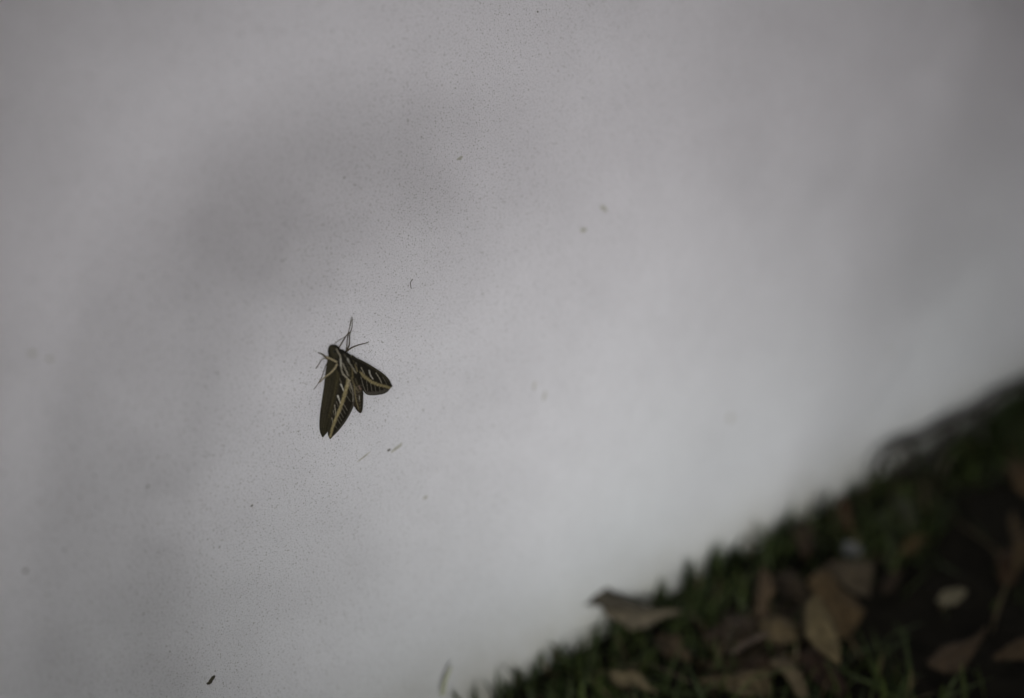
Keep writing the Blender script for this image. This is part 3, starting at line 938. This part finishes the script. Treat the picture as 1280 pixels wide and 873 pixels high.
# left forewing, striped field
fw = wing('forewing',
          [(240, 335, 6.0), (246, 400, 5.6), (238, 470, 4.6), (222, 560, 3.8), (204, 640, 3.0), (185, 715, 2.4), (184, 750, 2.2), (196, 775, 2.0)],
          [(268, 345, 7.0), (305, 410, 7.6), (330, 450, 7.4), (337, 520, 6.2), (328, 590, 5.0), (290, 665, 4.0), (245, 725, 2.8), (197, 776, 2.0)],
          DRK,
          [([(300, 420), (345, 520), (335, 590), (296, 668), (250, 728), (205, 778)], 30, 20, MARG, 6),
           ([(242, 380), (232, 480), (214, 570), (196, 650), (180, 730)], 26, 14, OLV, 5),
           ([(300, 425), (325, 500), (326, 560)], 5, 4, VEIN, 2.5, .6),
           # veins crossing the dark outer field
           ([(285, 520), (312, 560)], 3, 2, VEIN, 2, .45), ([(270, 570), (294, 612)], 3.2, 2, VEIN, 2, .55),
           ([(252, 618), (272, 652)], 3, 2, VEIN, 2, .45), ([(236, 660), (254, 690)], 3, 2, VEIN, 2, .4), ([(220, 695), (236, 716)], 3, 2, VEIN, 2, .35),
           ([(298, 470), (322, 520)], 3, 2, VEIN, 2, .45), ([(262, 594), (284, 632)], 2.5, 2, VEIN, 1.8, .4), ([(244, 640), (262, 672)], 2.5, 2, VEIN, 1.8, .4), ([(292, 446), (318, 488)], 3, 2, VEIN, 2, .5), ([(246, 405), (256, 450), (262, 470)], 3, 3, OLV2, 2, .9), ([(232, 560), (242, 590)], 3, 2, VEIN, 2, .4), ([(214, 610), (220, 640)], 3, 2, VEIN, 2, .4),
           # pale dashes on the inner field
           ([(258, 462), (275, 500)], 7, 4, WHT, 2.5, .85), ([(268, 490), (284, 530)], 3, 2, VEIN, 2, .5),
           ([(240, 528), (256, 572)], 9, 5, WHT, 2.5, .85), ([(222, 580), (229, 645)], 4.5, 3, VEIN, 2, .8),
           ([(206, 655), (212, 690)], 3.5, 3, VEIN, 2, .6), ([(252, 430), (262, 455)], 4, 3, VEIN, 2, .3),
           ([(252, 350), (262, 395), (304, 432)], 9, 9, VEIN, 3, .8),
           # the long buff band
           ([(303, 430), (290, 480), (275, 535), (255, 595), (228, 660), (208, 715), (196, 762)], 19, 11, BAND, 5),
           ([(306, 436), (294, 470)], 12, 8, (.32, .28, .22), 4, .5)],
          camber=.5)
# left forewing, long olive leading margin
wing('leading_margin',
     [(190, 285, 4.2), (178, 340, 3.4), (170, 390, 2.8), (160, 475, 1.8), (147, 565, 1.2), (137, 655, .9), (137, 725, .9), (152, 765, 1.0)],
     [(236, 285, 6.0), (248, 335, 6.0), (254, 400, 5.4), (246, 480, 4.4), (228, 570, 3.4), (206, 655, 2.4), (183, 728, 1.6), (154, 766, 1.0)],
     OLV,
     [([(236, 380), (238, 430), (222, 520), (205, 590), (190, 650)], 8, 5, (.075, .062, .030), 8, .7),
      ([(150, 600), (142, 680), (148, 750)], 8, 8, DRK, 7, .5),
      ([(205, 420), (196, 520), (175, 640)], 12, 10, DRK, 14, .45)],
     parent=fw, camber=.7)
# right forewing, seen foreshortened
wing('forewing',
     [(322, 292, 6.2), (350, 312, 6.0), (382, 327, 5.6), (440, 360, 4.8), (500, 400, 3.6), (535, 435, 2.6), (552, 470, 1.8)],
     [(318, 330, 7.4), (340, 395, 7.8), (362, 450, 7.2), (392, 508, 5.4), (420, 525, 4.6), (475, 523, 3.6), (520, 510, 2.6), (552, 474, 1.8)],
     DRK,
     [([(330, 295), (385, 325), (445, 358), (505, 400), (548, 450)], 22, 26, (.040, .035, .024), 6),
      ([(385, 512), (425, 517), (480, 512), (530, 495), (550, 480)], 24, 14, MARG, 4),
      ([(345, 340), (352, 385)], 5, 5, VEIN, 3, .5),
      ([(374, 366), (392, 402)], 5, 4, VEIN, 2.4, .75), ([(420, 384), (427, 410), (442, 432)], 8, 5, WHT, 2.6, .75),
      ([(460, 398), (478, 425), (492, 455)], 5, 4, VEIN, 2.4, .75), ([(498, 420), (515, 450), (522, 468)], 3, 2, VEIN, 2.4, .35),
      ([(405, 345), (470, 385), (520, 425)], 4, 3, OLV2, 6, .6),
      ([(372, 420), (386, 470), (398, 500)], 4, 3, VEIN, 2.4, .55), ([(405, 440), (412, 500)], 3, 3, VEIN, 2.2, .4),
      ([(428, 455), (436, 500)], 3, 3, VEIN, 2.2, .45), ([(452, 465), (458, 502)], 3, 3, VEIN, 2.2, .35),
      ([(478, 475), (482, 500)], 3, 3, VEIN, 2.2, .35), ([(504, 478), (506, 496)], 3, 2, VEIN, 2.2, .3),
      ([(345, 388), (375, 402), (402, 425), (432, 448), (470, 464), (512, 474), (548, 486)], 19, 11, BAND, 5)],
     camber=.5)
# small hind wing lobes that show beside the abdomen
wing('hindwing',
     [(330, 440, 5.2), (326, 500, 4.2), (328, 560, 3.2), (334, 592, 2.6)],
     [(362, 440, 5.8), (378, 470, 5.0), (388, 488, 4.2), (372, 508, 3.6)],
     (.045, .034, .024),
     [([(350, 470), (380, 492)], 9, 12, (.22, .14, .11), 5, .7), ([(338, 500), (350, 560)], 4, 3, VEIN, 3, .4)],
     camber=.4, nu=30, nv=50)


# body: rings along the axis, head first
BN = 72


def ring_body(stations, n=BN):
    V, F = [], []
    ax = smooth_path(stations, 12)
    for i, st in enumerate(ax):
        c = ZP(st[0], st[1], st[2])
        a = ax[max(i - 1, 0)]
        b = ax[min(i + 1, len(ax) - 1)]
        d = nz(ZP(*b[:3]) - ZP(*a[:3]))
        up = np.array([0, -1., 0])
        s = nz(np.cross(d, up))
        u = np.cross(s, d)
        for k in range(n):
            t = 2 * math.pi * k / n
            rr = 1 + 0.03 * math.sin(5 * t + i)
            V.append(c + (math.cos(t) * s * st[3] + math.sin(t) * u * st[4]) * MM * rr)
    m = len(ax)
    for i in range(m - 1):
        for k in range(n):
            F.append((i * n + k, i * n + (k + 1) % n, (i + 1) * n + (k + 1) % n, (i + 1) * n + k))
    F += [tuple(range(n))[::-1], tuple((m - 1) * n + k for k in range(n))]
    return V, F, ax


st = [(205, 236, 3.6, .5, .5), (207, 244, 3.9, 1.5, 1.3), (214, 262, 4.2, 2.3, 2.0), (226, 288, 4.5, 2.7, 2.4), (250, 312, 4.7, 3.6, 3.0), (282, 350, 4.8, 4.3, 3.5),
      (312, 395, 4.9, 4.2, 3.5), (332, 445, 4.8, 3.3, 3.0), (345, 500, 4.5, 2.8, 2.6), (352, 545, 4.2, 2.4, 2.2), (361, 590, 3.9, 1.6, 1.5), (369, 618, 3.7, .7, .6), (371, 626, 3.6, .2, .2)]
V, F, ax = ring_body(st)
cam_np = CAM


def proj(p):
    q = ROT.T @ (np.array(p) - CAM)
    return np.array([PW / 2 + FPX * q[0] / -q[2], PH / 2 - FPX * q[1] / -q[2]])


def to_zoom(p):
    q = proj(p)
    return np.array([(q[0] - 370) * 4.593, (q[1] - 380) * 4.595])


pts = np.array([to_zoom(v) for v in V])
BODY_STROKES = [([(205, 240), (213, 268), (222, 296)], 40, 36, OLV, 8),
                ([(232, 258), (240, 276), (250, 292), (257, 312), (258, 345), (262, 388), (282, 416), (302, 436)], 5, 7, VEIN, 2.5, .95),
                ([(255, 318), (258, 356)], 8, 9, WHT, 2.5, .6),
                ([(268, 340), (280, 368), (300, 412)], 5, 6, VEIN, 2.2, .9),
                ([(296, 316), (305, 336)], 10, 6, WHT, 3, .65),
                ([(306, 340), (322, 362), (345, 398)], 5, 6, VEIN, 2.4, .8), ([(316, 296), (330, 322), (340, 350), (352, 388)], 5, 6, (.26, .21, .11), 2.4, .8),
                ([(276, 290), (292, 312)], 3, 3, VEIN, 2.4, .5), ([(306, 362), (308, 420)], 4, 6, OLV2, 3, .9), ([(322, 372), (326, 424)], 6, 8, (.15, .12, .055), 3, .8),
                ([(286, 330), (296, 356), (304, 380)], 3, 3, (.10, .085, .06), 2.4, .6),
                ([(318, 425), (330, 455)], 8, 9, (.14, .115, .065), 4, .8), ([(340, 430), (352, 462)], 7, 7, (.10, .085, .05), 4, .7)]
for k in range(8):
    y = 470 + k * 17
    BODY_STROKES.append(([(328 + k * 3.6, y), (348 + k * 2.6, y + 5), (376 + k, y - 2)], 3, 3, VEIN, 3, .28))
BODY_STROKES += [([(334, 462), (338, 510), (346, 560), (360, 604)], 7, 4, (.20, .165, .085), 2.6, .8), ([(345, 482), (356, 500)], 9, 6, (.16, .13, .08), 3, .7), ([(362, 474), (372, 492)], 8, 8, (.24, .16, .13), 3, .7), ([(364, 530), (364, 552)], 4, 4, WHT, 2.4, .7), ([(352, 510), (362, 580)], 5, 4, DRK, 3, .8), ([(374, 500), (376, 600)], 5, 5, DRK, 3, .8)]
FUR = (.013, .011, .007)


def body_cols(pts):
    c = np.tile(np.array(FUR, float), (len(pts), 1))
    ab = np.clip((pts[:, 1] - 440) / 40, 0, 1)[:, None]
    c = c * (1 - ab) + np.array([.036, .028, .017]) * ab
    for s in BODY_STROKES:
        c = paint(c, pts, *s, wob=0)
    return c


body = mpart('body', V, F, M_SCALE, body_cols(pts))
# fine hair over the body, combed backwards
HV, HF = [], []
r = np.random.default_rng(11)
n = BN
for q in range(5200):
    i = int(r.uniform(10, len(ax) - 14))
    k = int(r.uniform(0, n))
    p = np.array(V[i * n + k])
    c = np.mean([V[i * n + j] for j in (0, BN // 4, BN // 2, 3 * BN // 4)], 0)
    out = nz(p - c)
    if out[1] > 0.3:
        continue
    back = nz(np.array(V[min(i + 7, len(ax) - 1) * n + k]) - p)
    ln = r.uniform(.5, 1.1) * MM
    d = nz(back + out * r.uniform(0.08, 0.5) + r.normal(0, .15, 3))
    s = nz(np.cross(d, out)) * 0.045 * MM
    i0 = len(HV)
    HV += [p - s, p + s, p + d * ln]
    HF.append((i0, i0 + 1, i0 + 2))
hp = np.array([to_zoom(HV[(j // 3) * 3]) for j in range(len(HV))])
hc = body_cols(hp) * np.repeat(r.uniform(.5, 1.25, (len(HV) // 3, 1)), 3, 0)
fur = mpart('fur', HV, HF, M_HAIR, hc, body, smooth=False)
tag(fur, kind='stuff')


def limb(name, zp, r0, r1, mat, parent=None, n=6, ticks=0):
    pts = smooth_path([ZP(*p) for p in zp], 6)
    rr = np.linspace(r0, r1, len(pts)) * MM
    v, f = tube(pts, list(rr), n)
    return mpart(name, v, f, mat, None, parent)


# antennae: buff clubs curving out over the left wing margin
limb('antenna', [(236, 336, 7.6), (212, 322, 7.2), (190, 312, 6.4), (176, 305, 5.6)], .42, .36, M_TAN)
limb('antenna', [(236, 346, 7.6), (222, 372, 7.0), (195, 400, 6.0), (162, 424, 4.8), (135, 452, 3.4)], .46, .22, M_TAN)
# legs
limb('leg', [(182, 318, 5.2), (168, 306, 4.6), (150, 290, 3.0), (126, 280, .6)], .55, .16, M_LEG)
limb('leg', [(176, 316, 1.6), (150, 318, 1.6), (132, 346, .9), (114, 372, .3)], .10, .20, M_LEG)
limb('leg', [(190, 330, 2.4), (172, 352, 2.0), (150, 415, 1.0), (126, 460, .6), (102, 492, .3)], .16, .15, M_LEG)
limb('leg', [(240, 262, 3.0), (262, 226, 2.6), (284, 190, 1.6), (302, 160, 1.0), (318, 75, .3)], .30, .12, M_LEG)
limb('leg', [(214, 240, 2.0), (240, 214, 1.6), (270, 196, 1.2), (296, 178, .9), (318, 152, .4)], .12, .14, M_LEG)
limb('leg', [(288, 268, 3.2), (292, 236, 2.8), (296, 190, 2.0), (300, 180, 1.6), (306, 142, 1.0), (322, 88, .3)], .26, .12, M_LEG)
limb('leg', [(294, 262, 3.4), (306, 232, 2.6), (308, 180, 1.6), (322, 130, .8), (324, 76, .3)], .30, .12, M_LEG)
limb('leg', [(286, 276, 3.2), (320, 252, 2.4), (360, 236, 1.2), (392, 228, .6), (418, 219, .3)], .34, .16, M_LEG)
# eye on the side of the head
ec = ZP(222, 274, 6.2)
V, F = [], []
for i in range(9):
    for k in range(12):
        a, b = math.pi * i / 8, 2 * math.pi * k / 12
        V.append(ec + np.array([math.sin(a) * math.cos(b), math.cos(a), math.sin(a) * math.sin(b)]) * .55 * MM)
F = [(i * 12 + k, i * 12 + (k + 1) % 12, (i + 1) * 12 + (k + 1) % 12, (i + 1) * 12 + k) for i in range(8) for k in range(12)]
mpart('eye', V, F, M_EYE)
